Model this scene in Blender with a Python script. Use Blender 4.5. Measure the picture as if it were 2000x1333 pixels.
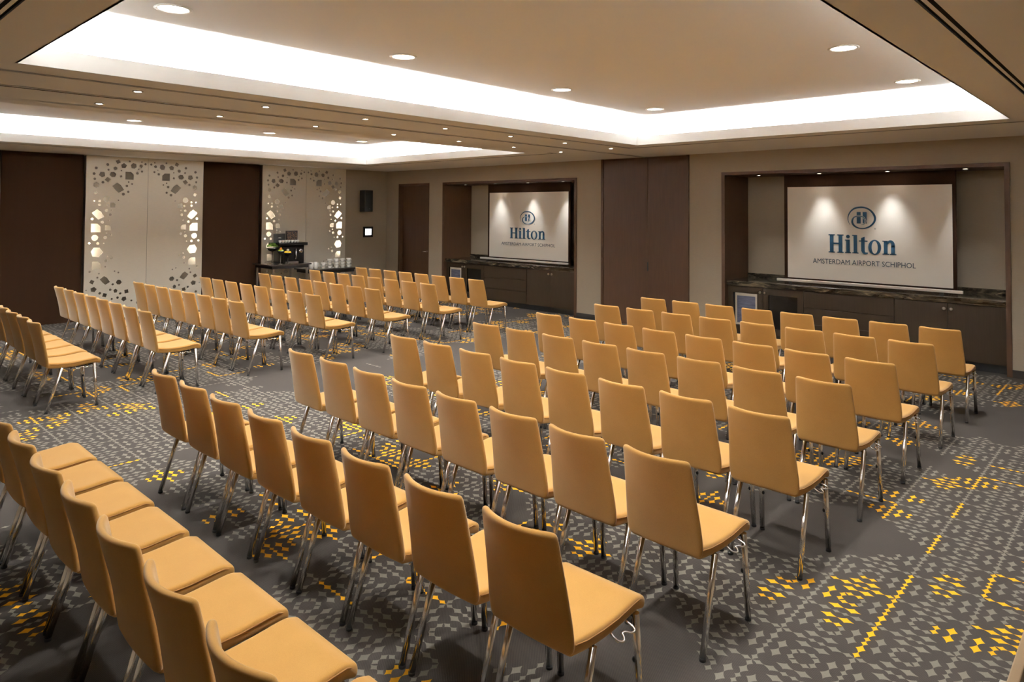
import bpy, bmesh, math, random
from mathutils import Vector, Matrix
random.seed(7)
S = bpy.context.scene
COL = S.collection
for o in list(bpy.data.objects):
    bpy.data.objects.remove(o)

# ------------------------------------------------------------------ camera
CAM_H = 1.95
YAW, PITCH, ROLL = math.radians(43.2027), math.radians(1.684), math.radians(0.3542)
F_PX, PY = 1355.607, 372.81
f0 = Vector((-math.sin(YAW), math.cos(YAW), 0)); r0 = Vector((math.cos(YAW), math.sin(YAW), 0)); u0 = Vector((0, 0, 1))
f1 = f0 * math.cos(PITCH) + u0 * math.sin(PITCH); u1 = -f0 * math.sin(PITCH) + u0 * math.cos(PITCH)
r1 = r0 * math.cos(ROLL) + u1 * math.sin(ROLL); u2 = -r0 * math.sin(ROLL) + u1 * math.cos(ROLL)
cd = bpy.data.cameras.new('camera')
cam = bpy.data.objects.new('camera', cd); COL.objects.link(cam)
M = Matrix((r1, u2, -f1)).transposed().to_4x4(); M.translation = Vector((0, 0, CAM_H))
cam.matrix_world = M
cd.sensor_width = 36; cd.sensor_fit = 'HORIZONTAL'
cd.lens = F_PX * 36 / 2000
cd.shift_y = -(666.5 - PY) / 2000
cd.clip_start = 0.05
S.camera = cam

# ------------------------------------------------------------------ world, exposure
w = bpy.data.worlds.new('world'); S.world = w; w.use_nodes = True
w.node_tree.nodes['Background'].inputs[0].default_value = (0.02, 0.018, 0.015, 1)
w.node_tree.nodes['Background'].inputs[1].default_value = 0.2
S.view_settings.view_transform = 'Standard'
S.view_settings.look = 'None'
S.view_settings.gamma = 1
S.view_settings.use_curve_mapping = False
S.view_settings.exposure = 1.06
S.cycles.use_light_tree = False

# light levels (every lamp below is one the room has)
P_DOWN, P_STRIP, P_NICHE = 104.0, 34.0, 24.0
E_COVE = 270.0
WARM = (1.0, 1.01, 1.0)
COVE_COL = (1.0, 1.03, 1.08)

# ------------------------------------------------------------------ node helper
class NT:
    def __init__(self, name):
        self.m = bpy.data.materials.new(name); self.m.use_nodes = True
        self.t = self.m.node_tree; self.n = self.t.nodes; self.l = self.t.links
        self.b = self.n['Principled BSDF']
    def node(self, typ, **kw):
        x = self.n.new(typ)
        for k, v in kw.items(): setattr(x, k, v)
        return x
    def put(self, sock, v):
        if isinstance(v, V): self.l.new(v.s, sock)
        elif hasattr(v, 'is_output'): self.l.new(v, sock)
        else: sock.default_value = v
    def math(self, op, a, b=None, c=None):
        x = self.node('ShaderNodeMath', operation=op)
        self.put(x.inputs[0], a)
        if b is not None: self.put(x.inputs[1], b)
        if c is not None: self.put(x.inputs[2], c)
        return V(self, x.outputs[0])
    def mix(self, fac, a, b):
        x = self.node('ShaderNodeMix', data_type='RGBA')
        self.put(x.inputs[0], fac); self.put(x.inputs[6], a); self.put(x.inputs[7], b)
        return x.outputs[2]
    def coords(self, kind='Object'):
        return self.node('ShaderNodeTexCoord').outputs[kind]
    def mapping(self, vec, scale=(1, 1, 1)):
        x = self.node('ShaderNodeMapping'); self.l.new(vec, x.inputs[0]); x.inputs['Scale'].default_value = scale
        return x.outputs[0]
    def noise(self, vec, scale, detail=2, rough=.5, dist=0):
        x = self.node('ShaderNodeTexNoise'); self.l.new(vec, x.inputs['Vector'])
        x.inputs['Scale'].default_value = scale; x.inputs['Detail'].default_value = detail
        x.inputs['Roughness'].default_value = rough; x.inputs['Distortion'].default_value = dist
        return V(self, x.outputs[0])
    def combine(self, a, b, c):
        x = self.node('ShaderNodeCombineXYZ'); self.put(x.inputs[0], a); self.put(x.inputs[1], b); self.put(x.inputs[2], c)
        return x.outputs[0]
    def bump(self, h, strength, dist=0.002):
        x = self.node('ShaderNodeBump'); x.inputs['Strength'].default_value = strength; x.inputs['Distance'].default_value = dist
        self.put(x.inputs['Height'], h); self.l.new(x.outputs[0], self.b.inputs['Normal'])
class V:
    def __init__(self, t, s): self.t, self.s = t, s
    def __add__(self, o): return self.t.math('ADD', self, o)
    def __sub__(self, o): return self.t.math('SUBTRACT', self, o)
    def __rsub__(self, o): return self.t.math('SUBTRACT', o, self)
    def __mul__(self, o): return self.t.math('MULTIPLY', self, o)
    def __truediv__(self, o): return self.t.math('DIVIDE', self, o)
    def __pow__(self, o): return self.t.math('POWER', self, o)
    def abs(self): return self.t.math('ABSOLUTE', self)
    def round(self): return self.t.math('ROUND', self)
    def floor(self): return self.t.math('FLOOR', self)
    def lt(self, o): return self.t.math('LESS_THAN', self, o)
    def gt(self, o): return self.t.math('GREATER_THAN', self, o)
    def max(self, o): return self.t.math('MAXIMUM', self, o)
    def min(self, o): return self.t.math('MINIMUM', self, o)
def lin(r, g, b):
    f = lambda c: (c / 255 / 12.92) if c / 255 <= 0.04045 else ((c / 255 + 0.055) / 1.055) ** 2.4
    return (f(r), f(g), f(b), 1)
def dark(c, k): return (c[0] * k, c[1] * k, c[2] * k, 1)

MATS = {}
def simple(name, col, rough=.5, metal=0., var=.08, scale=8., stretch=(1, 1, 1), bump=0., bscale=60., bdist=.001, spec=None, coat=0.):
    t = NT(name)
    v = t.mapping(t.coords(), stretch)
    n = t.noise(v, scale, 3)
    t.l.new(t.mix(n, dark(col, 1 - var), dark(col, 1 + var)), t.b.inputs['Base Color'])
    t.b.inputs['Roughness'].default_value = rough; t.b.inputs['Metallic'].default_value = metal
    if spec is not None: t.b.inputs['Specular IOR Level'].default_value = spec
    if coat: t.b.inputs['Coat Weight'].default_value = coat
    if bump: t.bump(t.noise(v, bscale, 2), bump, bdist)
    MATS[name] = t.m
    return t.m
def emissive(name, col, strength):
    t = NT(name); t.b.inputs['Base Color'].default_value = (.8, .8, .8, 1)
    t.b.inputs['Emission Color'].default_value = (*col, 1); t.b.inputs['Emission Strength'].default_value = strength
    MATS[name] = t.m
    return t.m

simple('plaster', lin(240, 238, 234), .9, var=.02, scale=1.5, bump=.05, bscale=120)
simple('soffit_paint', lin(232, 228, 224), .9, var=.02, scale=1.5, bump=.05, bscale=120)
simple('wallpaper', lin(168, 154, 134), .85, var=.10, scale=10, stretch=(1.5, 1.5, 26), bump=.5, bscale=9, bdist=.003)
simple('wallpaper_dark', lin(176, 163, 143), .9, var=.08, scale=10, stretch=(1.5, 1.5, 26), bump=.4, bscale=9, bdist=.003)
simple('piping', lin(150, 104, 52), .9, var=.1)
simple('dark_wood', lin(78, 54, 37), .5, var=.22, scale=5, stretch=(9, 9, .5), bump=.06, bscale=30, spec=.25)
simple('dark_board', lin(46, 27, 14), .85, var=.08, scale=3, stretch=(6, 6, .4), spec=.12)
simple('cabinet_wood', lin(50, 37, 24), .5, var=.25, scale=6, stretch=(12, 12, .5), bump=.06, bscale=30, spec=.2)
simple('black', lin(16, 14, 13), .5, var=.1)
simple('black_gloss', lin(10, 10, 11), .12, var=.1)
simple('baseboard_black', lin(34, 28, 24), .5, var=.1)
simple('slot_black', lin(10, 9, 8), .9, var=.1)
simple('chrome', (.88, .87, .86, 1), .16, 1.0, var=.02)
simple('knob_bronze', (.30, .26, .21, 1), .35, 1.0, var=.05)
simple('steel', (.70, .68, .64, 1), .28, 1.0, var=.03, stretch=(1, 1, 20))
simple('aluminium', (.86, .84, .80, 1), .45, .5, var=.03)
simple('rubber', lin(18, 17, 16), .7, var=.1)
simple('screen_white', lin(246, 240, 230), .9, var=.01)
simple('logo_blue', lin(18, 74, 106), .7, var=.04)
simple('logo_dark', lin(40, 66, 80), .7, var=.04)
simple('porcelain', lin(240, 238, 232), .2, var=.02, coat=.3)
simple('herb_green', lin(96, 132, 40), .6, var=.4, scale=90)
simple('lime_green', lin(170, 190, 60), .5, var=.2, scale=40)
simple('lemon_yellow', lin(245, 200, 40), .5, var=.12, scale=40, bump=.2, bscale=200)
simple('orange_fruit', lin(240, 150, 40), .5, var=.12, scale=40, bump=.2, bscale=200)
simple('bowl_dark', lin(30, 34, 30), .2, var=.1)
simple('table_dark', lin(52, 44, 40), .18, var=.12)
simple('coffee_black', lin(24, 22, 22), .25, var=.1)
simple('fabric_backing', lin(140, 130, 116), .8, var=.02)
simple('pale_frame', lin(196, 186, 170), .5, var=.04)
simple('beige_edge', lin(150, 124, 92), .5, var=.06, stretch=(1, 12, 1))
simple('trim_white', lin(235, 232, 226), .5, var=.02)
emissive('lamp_glow', (1.0, .93, .82), 9.0)
emissive('spot_glow', (1.0, .90, .74), 14.0)
emissive('led_strip', COVE_COL, E_COVE)
emissive('panel_led', (1.0, .97, .9), 45.0)
emissive('touch_glow', (.95, .98, 1.0), 1.6)

def make_fabric():
    t = NT('mustard_fabric'); c = t.coords()
    big = t.noise(c, 7, 2); fine = t.noise(t.mapping(c, (1, 1, 1)), 420, 2)
    k = big * .35 + fine * .65
    t.l.new(t.mix(k, lin(156, 112, 52), lin(192, 146, 78)), t.b.inputs['Base Color'])
    t.b.inputs['Roughness'].default_value = .9
    t.b.inputs['Specular IOR Level'].default_value = .2
    t.b.inputs['Sheen Weight'].default_value = .45
    t.b.inputs['Sheen Roughness'].default_value = .45
    t.b.inputs['Sheen Tint'].default_value = (1, .93, .78, 1)
    t.bump(fine, .25, .0008)
    MATS['fabric'] = t.m
make_fabric()

def make_marble():
    t = NT('dark_marble'); c = t.coords()
    v = t.mapping(c, (1.0, 3.5, 6))
    n = t.noise(v, 2.2, 6, .65, 2.2)
    r = t.node('ShaderNodeValToRGB'); t.put(r.inputs[0], n)
    r.color_ramp.elements[0].position = .38; r.color_ramp.elements[0].color = lin(26, 22, 18)
    r.color_ramp.elements[1].position = .72; r.color_ramp.elements[1].color = lin(150, 138, 112)
    e = r.color_ramp.elements.new(.52); e.color = lin(48, 42, 34)
    e = r.color_ramp.elements.new(.60); e.color = lin(92, 82, 66)
    t.l.new(r.outputs[0], t.b.inputs['Base Color'])
    t.b.inputs['Roughness'].default_value = .10
    MATS['marble'] = t.m
make_marble()

def make_brushed():
    t = NT('brushed_panel'); c = t.coords()
    n = t.noise(t.mapping(c, (1, 2, 90)), 6, 3)
    t.l.new(t.mix(n, lin(220, 212, 196), lin(242, 236, 222)), t.b.inputs['Base Color'])
    t.b.inputs['Metallic'].default_value = .30; t.b.inputs['Roughness'].default_value = .34
    MATS['brushed'] = t.m
make_brushed()

def make_glass_front():
    t = NT('bluish_glass'); c = t.coords()
    n = t.noise(t.mapping(c, (3, 1, 14)), 3, 4)
    t.l.new(t.mix(n, lin(52, 54, 72), lin(128, 130, 150)), t.b.inputs['Base Color'])
    t.b.inputs['Roughness'].default_value = .15
    MATS['bluish_glass'] = t.m
make_glass_front()

def make_menu_print():
    t = NT('menu_print'); c = t.coords()
    n = t.noise(t.mapping(c, (1, 1, 1)), 60, 1)
    t.l.new(t.mix(n.gt(.58), lin(26, 18, 14), lin(150, 110, 80)), t.b.inputs['Base Color'])
    MATS['menu_print'] = t.m
make_menu_print()

def make_carpet():
    t = NT('patterned_carpet')
    sp = t.node('ShaderNodeSeparateXYZ'); t.l.new(t.coords(), sp.inputs[0])
    ox, oy = V(t, sp.outputs[0]), V(t, sp.outputs[1])
    P = .321
    x = (ox + 1.02) / P; y = (oy - 3.94) / P
    rx, ry, gx, gy = x.round(), y.round(), x.floor(), y.floor()
    fx, fy = x - rx, y - ry
    ax, ay = fx.abs() * P, fy.abs() * P
    quarter = [(0, .027, .017, .027), (0, .085, .022, .036), (0, .140, .016, .022), (.053, .122, .025, .040), (.113, .138, .019, .024)]
    def star(a, b, d):
        cx, cy, sx, sy = d
        da = ((a - cx).abs() / sx) if cx else (a / sx)
        db = (b - cy).abs() / sy
        return (da ** .78) + (db ** .78)
    sy_, sx_ = None, None
    for d in quarter:
        a = star(ax, ay, d); sy_ = a if sy_ is None else sy_.min(a)
        b = star(ay, ax, d); sx_ = b if sx_ is None else sx_.min(b)
    isY = sy_.lt(sx_)
    inside = sy_.min(sx_).lt(1.0)
    # motif group keys: chains along Y keyed (round x, floor y); chains along X keyed (floor x, round y)
    kx = rx * isY + (gx + .5) * (1 - isY)
    ky = (gy + .5) * isY + ry * (1 - isY)
    off = (ax * isY + ay * (1 - isY)).gt(.03)
    kvec = t.combine(kx, ky, off * 3.7)
    wn = t.node('ShaderNodeTexWhiteNoise', noise_dimensions='3D'); t.l.new(kvec, wn.inputs['Vector'])
    rnd = V(t, wn.outputs[0])
    kflat = t.combine(kx * P, ky * P, 0.0)
    pres = t.noise(kflat, 1.05, 1, .5)
    goldn = t.noise(t.combine(kx * P + 31.7, ky * P + 5.2, 4.0), 1.5, 1, .5)
    # plain and figured areas woven into the carpet (centre and radii in metres)
    wx, wy = kx * P - 1.02, ky * P + 3.94
    def blob(cx, cy, a, b):
        return (1 - t.math('SQRT', ((wx - cx) / a) ** 2 + ((wy - cy) / b) ** 2)).max(0)
    field = pres + rnd * .05
    for q in ((-1.5, 4.55, .42, .46), (-1.42, 6.3, .42, .32), (-1.0, 8.0, .6, .8), (-1.75, 2.65, .55, .38), (-7.3, 4.4, .9, .7), (-6.9, 6.7, .8, 1.7), (-4.4, 1.6, 1.1, .38), (-5.4, 1.25, .6, .32)):
        field = field + blob(*q) * .9
    for q in ((-1.1, 3.4, 1.0, .5), (-.9, 5.35, .6, .7), (-6.8, 1.8, .9, .8), (-2.9, 2.4, .6, .9), (-5.9, 3.1, .8, .8), (-.5, 4.2, .6, .9)):
        field = field - blob(*q) * .9
    present = field.lt(.575)
    thr = ((goldn - .50) * 5.0).max(.035).min(.85)
    gold = rnd.lt(thr)
    # ribbed loop pile
    wv = t.node('ShaderNodeTexWave', wave_type='BANDS', bands_direction='DIAGONAL')
    t.l.new(t.coords(), wv.inputs['Vector']); wv.inputs['Scale'].default_value = 62; wv.inputs['Distortion'].default_value = 9; wv.inputs['Detail Scale'].default_value = .06
    rib = V(t, wv.outputs[1])
    nz = t.noise(t.coords(), 300, 2)
    blot = t.noise(t.coords(), 2.2, 2)
    base = t.mix(rib * .40 + nz * .4 + blot * .20, lin(40, 37, 34), lin(80, 73, 67))
    motif = t.mix(gold, t.mix(nz, lin(100, 95, 87), lin(134, 128, 116)), t.mix(nz, lin(228, 158, 20), lin(250, 190, 48)))
    t.l.new(t.mix(inside * present, base, motif), t.b.inputs['Base Color'])
    t.b.inputs['Roughness'].default_value = .95
    t.b.inputs['Specular IOR Level'].default_value = .15
    t.bump(rib * .5 + nz * .7, .25, .002)
    MATS['carpet'] = t.m
make_carpet()

# ------------------------------------------------------------------ mesh helpers
class MB:
    def __init__(self): self.v, self.f, self.sm = [], [], []
    def add(self, vs, fs, smooth=False):
        b = len(self.v); self.v += [Vector(p) for p in vs]
        for f in fs: self.f.append([b + i for i in f]); self.sm.append(smooth)
        return self
    def box(self, x0, x1, y0, y1, z0, z1):
        return self.add([(x0, y0, z0), (x1, y0, z0), (x1, y1, z0), (x0, y1, z0), (x0, y0, z1), (x1, y0, z1), (x1, y1, z1), (x0, y1, z1)],
                        [(0, 3, 2, 1), (4, 5, 6, 7), (0, 1, 5, 4), (1, 2, 6, 5), (2, 3, 7, 6), (3, 0, 4, 7)])
    def quad(self, a, b, c, d): return self.add([a, b, c, d], [(0, 1, 2, 3)])
    def tube(self, pts, r, seg=10, cap=True):
        pts = [Vector(p) for p in pts]; n = len(pts)
        rr = r if isinstance(r, (list, tuple)) else [r] * n
        rings = []; prev = None
        for i, p in enumerate(pts):
            d = (pts[min(i + 1, n - 1)] - pts[max(i - 1, 0)]).normalized()
            if prev is None:
                a = d.orthogonal().normalized()
            else:
                a = (prev - d * prev.dot(d)).normalized()
            prev = a; b = d.cross(a)
            rings.append([p + (a * math.cos(2 * math.pi * k / seg) + b * math.sin(2 * math.pi * k / seg)) * rr[i] for k in range(seg)])
        vs = [q for R in rings for q in R]; fs = []
        for i in range(n - 1):
            for k in range(seg):
                k2 = (k + 1) % seg
                fs.append((i * seg + k, i * seg + k2, (i + 1) * seg + k2, (i + 1) * seg + k))
        self.add(vs, fs, True)
        if cap:
            self.add(rings[0], [tuple(range(seg - 1, -1, -1))]); self.add(rings[-1], [tuple(range(seg))])
        return self
    def lathe(self, c, prof, seg=20, axis='Z', cap=True):
        vs, fs = [], []
        for (r, h) in prof:
            for k in range(seg):
                a = 2 * math.pi * k / seg
                p = (r * math.cos(a), r * math.sin(a), h)
                if axis == 'Y': p = (p[0], p[2], p[1])
                if axis == 'X': p = (p[2], p[0], p[1])
                vs.append((c[0] + p[0], c[1] + p[1], c[2] + p[2]))
        for i in range(len(prof) - 1):
            for k in range(seg):
                k2 = (k + 1) % seg
                fs.append((i * seg + k, i * seg + k2, (i + 1) * seg + k2, (i + 1) * seg + k))
        if cap and prof[0][0] > 1e-6 and prof[0][0] != 0: fs.append(tuple(range(seg - 1, -1, -1)))
        if cap and prof[-1][0] > .001: fs.append(tuple(range((len(prof) - 1) * seg, len(prof) * seg)))
        return self.add(vs, fs, True)
    def ball(self, c, r, seg=12, rings=7, sz=1.0):
        return self.lathe(c, [(r * math.sin(math.pi * i / rings), -r * sz * math.cos(math.pi * i / rings)) for i in range(rings + 1)], seg)
    def strip(self, pts, widths, plane):
        """flat ribbon in a 2-D plane; plane(x, y) -> 3-D point"""
        n = len(pts); vs, fs = [], []
        for i, (x, y) in enumerate(pts):
            x0, y0 = pts[max(i - 1, 0)]; x1, y1 = pts[min(i + 1, n - 1)]
            dx, dy = x1 - x0, y1 - y0; L = math.hypot(dx, dy) or 1
            nx, ny = -dy / L * widths[i] / 2, dx / L * widths[i] / 2
            vs += [plane(x + nx, y + ny), plane(x - nx, y - ny)]
        for i in range(n - 1): fs.append((2 * i, 2 * i + 1, 2 * i + 3, 2 * i + 2))
        return self.add(vs, fs)
    def mesh(self, name, mat, origin=None):
        o = Vector(origin) if origin is not None else Vector()
        me = bpy.data.meshes.new(name)
        me.from_pydata([tuple(p - o) for p in self.v], [], self.f)
        me.polygons.foreach_set('use_smooth', self.sm)
        me.materials.append(mat if not isinstance(mat, str) else MATS[mat])
        bm = bmesh.new(); bm.from_mesh(me); bmesh.ops.remove_doubles(bm, verts=bm.verts, dist=1e-6)
        bmesh.ops.recalc_face_normals(bm, faces=bm.faces); bm.to_mesh(me); bm.free()
        return me
    def build(self, name, mat, parent=None, bevel=0.):
        """world-space points; a top-level mesh gets its origin at its base centre, a child shares its parent's frame"""
        if parent is None:
            xs = [p.x for p in self.v]; ys = [p.y for p in self.v]; zs = [p.z for p in self.v]
            org = Vector(((min(xs) + max(xs)) / 2, (min(ys) + max(ys)) / 2, min(zs)))
        else:
            org = world_loc(parent)
        o = bpy.data.objects.new(name, self.mesh(name, mat, org)); COL.objects.link(o)
        if parent is None: o.location = org
        else: o.parent = parent
        if bevel:
            md = o.modifiers.new('bevel', 'BEVEL'); md.width = bevel; md.segments = 2; md.limit_method = 'ANGLE'
        return o
def world_loc(o):
    p = Vector(o.location)
    while o.parent is not None:
        o = o.parent; p = p + Vector(o.location)
    return p
def tag(o, label=None, cat=None, group=None, kind=None):
    if label: o['label'] = label
    if cat: o['category'] = cat
    if group: o['group'] = group
    if kind: o['kind'] = kind
    return o
def thing(name, label, cat, loc, group=None):
    o = bpy.data.objects.new(name, None); COL.objects.link(o); o.location = loc
    o.empty_display_size = .1
    return tag(o, label, cat, group)
def B(*a): return MB().box(*a)
def struct(name, mb, mat, label, bevel=0.):
    return tag(mb.build(name, mat, None, bevel), label, kind='structure')
def sempty(name, label, loc):
    o = bpy.data.objects.new(name, None); COL.objects.link(o); o.location = loc
    return tag(o, label, kind='structure')
def grid_plane(mb, x0, x1, y0, y1, holes, pt):
    xs = sorted({x0, x1, *[h[0] for h in holes], *[h[1] for h in holes]}); ys = sorted({y0, y1, *[h[2] for h in holes], *[h[3] for h in holes]})
    xs = [x for x in xs if x0 <= x <= x1]; ys = [y for y in ys if y0 <= y <= y1]
    for i in range(len(xs) - 1):
        for j in range(len(ys) - 1):
            cx, cy = (xs[i] + xs[i + 1]) / 2, (ys[j] + ys[j + 1]) / 2
            if any(h[0] < cx < h[1] and h[2] < cy < h[3] for h in holes): continue
            mb.quad(pt(xs[i], ys[j]), pt(xs[i + 1], ys[j]), pt(xs[i + 1], ys[j + 1]), pt(xs[i], ys[j + 1]))
    return mb
def spot_lamp(name, loc, power, parent, angle=110, blend=.6, radius=.05, col=WARM, aim=None):
    d = bpy.data.lights.new(name, 'SPOT'); d.energy = power; d.color = col
    d.spot_size = math.radians(angle); d.spot_blend = blend; d.shadow_soft_size = radius
    o = bpy.data.objects.new(name, d); COL.objects.link(o)
    if parent is not None:
        o.parent = parent; o.location = Vector(loc) - world_loc(parent)
    else: o.location = loc
    if aim is not None:
        o.rotation_euler = Vector(aim).to_track_quat('-Z', 'Y').to_euler()
    return o
def subsurf_mesh(mb, name, mat, levels=2):
    me = mb.mesh(name + '_cage', mat)
    o = bpy.data.objects.new('tmp', me); COL.objects.link(o)
    md = o.modifiers.new('s', 'SUBSURF'); md.levels = levels; md.render_levels = levels
    dg = bpy.context.evaluated_depsgraph_get()
    out = bpy.data.meshes.new_from_object(o.evaluated_get(dg)); out.name = name
    bpy.data.objects.remove(o); bpy.data.meshes.remove(me)
    out.polygons.foreach_set('use_smooth', [True] * len(out.polygons))
    return out

# ------------------------------------------------------------------ room dimensions (metres)
XB, XR, YS, YN = -13.72, 0.72, 10.18, -0.84      # back wall, right wall, screen wall, near wall
ZC, ZTOP = 2.888, 3.24
COFFERS = [(-5.39, -1.09, 1.06, 8.30), (-11.90, -7.50, 1.06, 8.30)]
NICHES = [(-5.05, -1.345), (-11.665, -7.91)]
NT_Z, NB = 2.577, 11.0
DOOR = (-13.25, -12.13, 2.575)

# ------------------------------------------------------------------ floor, walls, ceiling
fl = MB(); fl.quad((XB, YN, 0), (XR, YN, 0), (XR, NB + .05, 0), (XB, NB + .05, 0))
me_floor = fl.mesh('floor', 'carpet')
floor = bpy.data.objects.new('floor', me_floor); COL.objects.link(floor)
tag(floor, 'dark grey patterned carpet with pale grey and gold star motifs', kind='structure')

wm = MB()
holes = [(a, b, -1, NT_Z) for a, b in NICHES] + [(DOOR[0], DOOR[1], -1, DOOR[2])]
grid_plane(wm, XB, XR, 0, ZC + .02, [(h[0], h[1], 0, h[3]) for h in holes], lambda x, z: (x, YS, z))
struct('wall_screen', wm, 'wallpaper', 'greige textured wallpaper wall holding both screen niches')
wb = MB(); wb.quad((XB, YN, 0), (XB, YS + .3, 0), (XB, YS + .3, ZC + .02), (XB, YN, ZC + .02))
struct('wall_back', wb, 'wallpaper_dark', 'grey brown textured wall behind the perforated screens')
wr = MB(); wr.quad((XR, YN, 0), (XR, YS, 0), (XR, YS, ZC + .02), (XR, YN, ZC + .02))
struct('wall_right', wr, 'wallpaper', 'greige textured wall to the right of the camera')
wn_ = MB(); wn_.quad((XB, YN, 0), (XR, YN, 0), (XR, YN, ZC + .02), (XB, YN, ZC + .02))
struct('wall_near', wn_, 'wallpaper', 'greige textured wall behind the camera')

# ceiling: soffit with coffer openings, slot-diffuser gaps and the partition track
SL = [(.304, .326), (.346, .368)]
def ring_rects(c, a, b):
    x0, x1, y0, y1 = c
    return [(x0 - b, x1 + b, y0 - b, y0 - a), (x0 - b, x1 + b, y1 + a, y1 + b), (x0 - b, x0 - a, y0 - a, y1 + a), (x1 + a, x1 + b, y0 - a, y1 + a)]
TRK = (-6.50, -6.40)
choles = [c for c in COFFERS] + [r for c in COFFERS for s in SL for r in ring_rects(c, *s)] + [(TRK[0], TRK[1], YN, YS)]
cm = grid_plane(MB(), XB, XR, YN, YS, choles, lambda x, y: (x, y, ZC))
ceiling = struct('ceiling', cm, 'soffit_paint', 'grey beige lowered ceiling band around two lit coffers')
TR_W = .28
for ci, c in enumerate(COFFERS):
    x0, x1, y0, y1 = c
    t = .014; zl = 3.012
    m = MB()
    for r in ring_rects(c, 0, t): m.box(*r, ZC, zl)
    m.build('coffer_fascia', 'plaster', ceiling)
    m = MB()
    for r in ring_rects(c, t, TR_W): m.quad((r[0], r[2], ZC + .012), (r[1], r[2], ZC + .012), (r[1], r[3], ZC + .012), (r[0], r[3], ZC + .012))
    X0, X1, Y0, Y1 = x0 - TR_W, x1 + TR_W, y0 - TR_W, y1 + TR_W
    for (a, b) in (((X0, Y0), (X1, Y0)), ((X1, Y0), (X1, Y1)), ((X1, Y1), (X0, Y1)), ((X0, Y1), (X0, Y0))):
        m.quad((*a, ZC + .012), (*b, ZC + .012), (*b, ZTOP), (*a, ZTOP))
    m.build('cove_trough', 'plaster', ceiling)
    m = MB(); m.quad((X0, Y0, ZTOP), (X1, Y0, ZTOP), (X1, Y1, ZTOP), (X0, Y1, ZTOP))
    m.build('coffer_top', 'plaster', ceiling)
    m = MB()
    for r in ring_rects(c, .296, .376): m.box(*r, ZC + .022, ZC + .045)
    m.build('slot_channel', 'slot_black', ceiling)
    # hidden light line in the cove
    which = ('nearer coffer over the chairs facing the right screen', 'farther coffer over the chairs facing the left screen')[ci]
    th = thing('cove_light', 'warm white light line hidden round the ' + which, 'cove light', ((x0 + x1) / 2, (y0 + y1) / 2, ZC + .013))
    for r in ring_rects(c, .165, .195):
        MB().box(*r, ZC + .013, ZC + .02).build('light_strip', 'led_strip', th)
# partition track
m = MB()
m.box(TRK[0] - .005, TRK[1] + .005, YN, YS, ZC + .035, ZC + .05)
m.box(TRK[0] - .005, TRK[0], YN, YS, ZC, ZC + .04); m.box(TRK[1], TRK[1] + .005, YN, YS, ZC, ZC + .04)
trk = m.build('partition_track', 'baseboard_black', ceiling)
m = MB(); m.box(-6.462, -6.438, YN, YS, ZC - .001, ZC + .03); m.build('track_rail', 'soffit_paint', trk)

# baseboards
def baseboard(name, segs, label):
    m = MB()
    for s in segs: m.box(*s, 0, .092)
    struct(name, m, 'baseboard_black', label)
T = .012
baseboard('baseboard_screen', [(XB, DOOR[0], YS - T, YS), (DOOR[1], NICHES[1][0], YS - T, YS), (NICHES[1][1], -7.345, YS - T, YS), (-5.612, NICHES[0][0], YS - T, YS), (NICHES[0][1], XR, YS - T, YS)], 'black skirting along the screen wall')
baseboard('baseboard_back', [(XB, XB + T, 8.96, YS - T)], 'black skirting under the wall speaker')

# dark boards on the back wall
for k, (a, b, lab) in enumerate([(2.515, 3.690, 'dark brown wall panel left of the perforated screens'), (5.725, 6.912, 'dark brown wall panel between the two perforated screens'),
                                 (YN, 2.505, 'dark brown wall panel at the left edge')]):
    struct('wall_panel_%d' % (k + 1), B(XB, XB + .03, a, b, 0, ZC - .006), 'dark_board', lab)

# full height dark doors of the partition store
dn = sempty('door_2', 'full height dark wood folding partition doors between the two niches', (-6.48, YS, 0))
m = MB(); m.box(-7.345, -7.300, YS - .03, YS, 0, ZC - .004); m.box(-5.655, -5.612, YS - .03, YS, 0, ZC - .004); m.build('door_frame', 'dark_wood', dn)
for a, b in ((-7.296, -6.382), (-6.374, -5.659)):
    MB().box(a, b, YS - .022, YS, .012, ZC - .012).build('door_leaf', 'dark_wood', dn)
MB().box(-6.392, -6.366, YS - .026, YS - .02, .95, 1.10).build('door_pull', 'black', dn)

# entrance door
d1 = sempty('door_1', 'dark wood door with lever handle left of the far niche', ((DOOR[0] + DOOR[1]) / 2, YS, 0))
m = MB(); x0, x1, zt = DOOR; yb = YS + .16
m.box(x0, x0 + .05, YS - .006, yb, 0, zt); m.box(x1 - .05, x1, YS - .006, yb, 0, zt); m.box(x0 + .05, x1 - .05, YS - .006, yb, zt - .05, zt)
m.build('door_frame', 'dark_wood', d1)
MB().box(x0 + .052, x1 - .052, YS + .10, YS + .145, .008, zt - .053).build('door_leaf', 'dark_wood', d1)
m = MB(); m.lathe((x1 - .17, YS + .10, 1.01), [(.022, -.01), (.022, 0)], 14, 'Y'); m.tube([(x1 - .17, YS + .10, 1.01), (x1 - .17, YS + .05, 1.01), (x1 - .28, YS + .048, 1.01)], .009, 8)
m.build('door_handle', 'chrome', d1)

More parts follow.
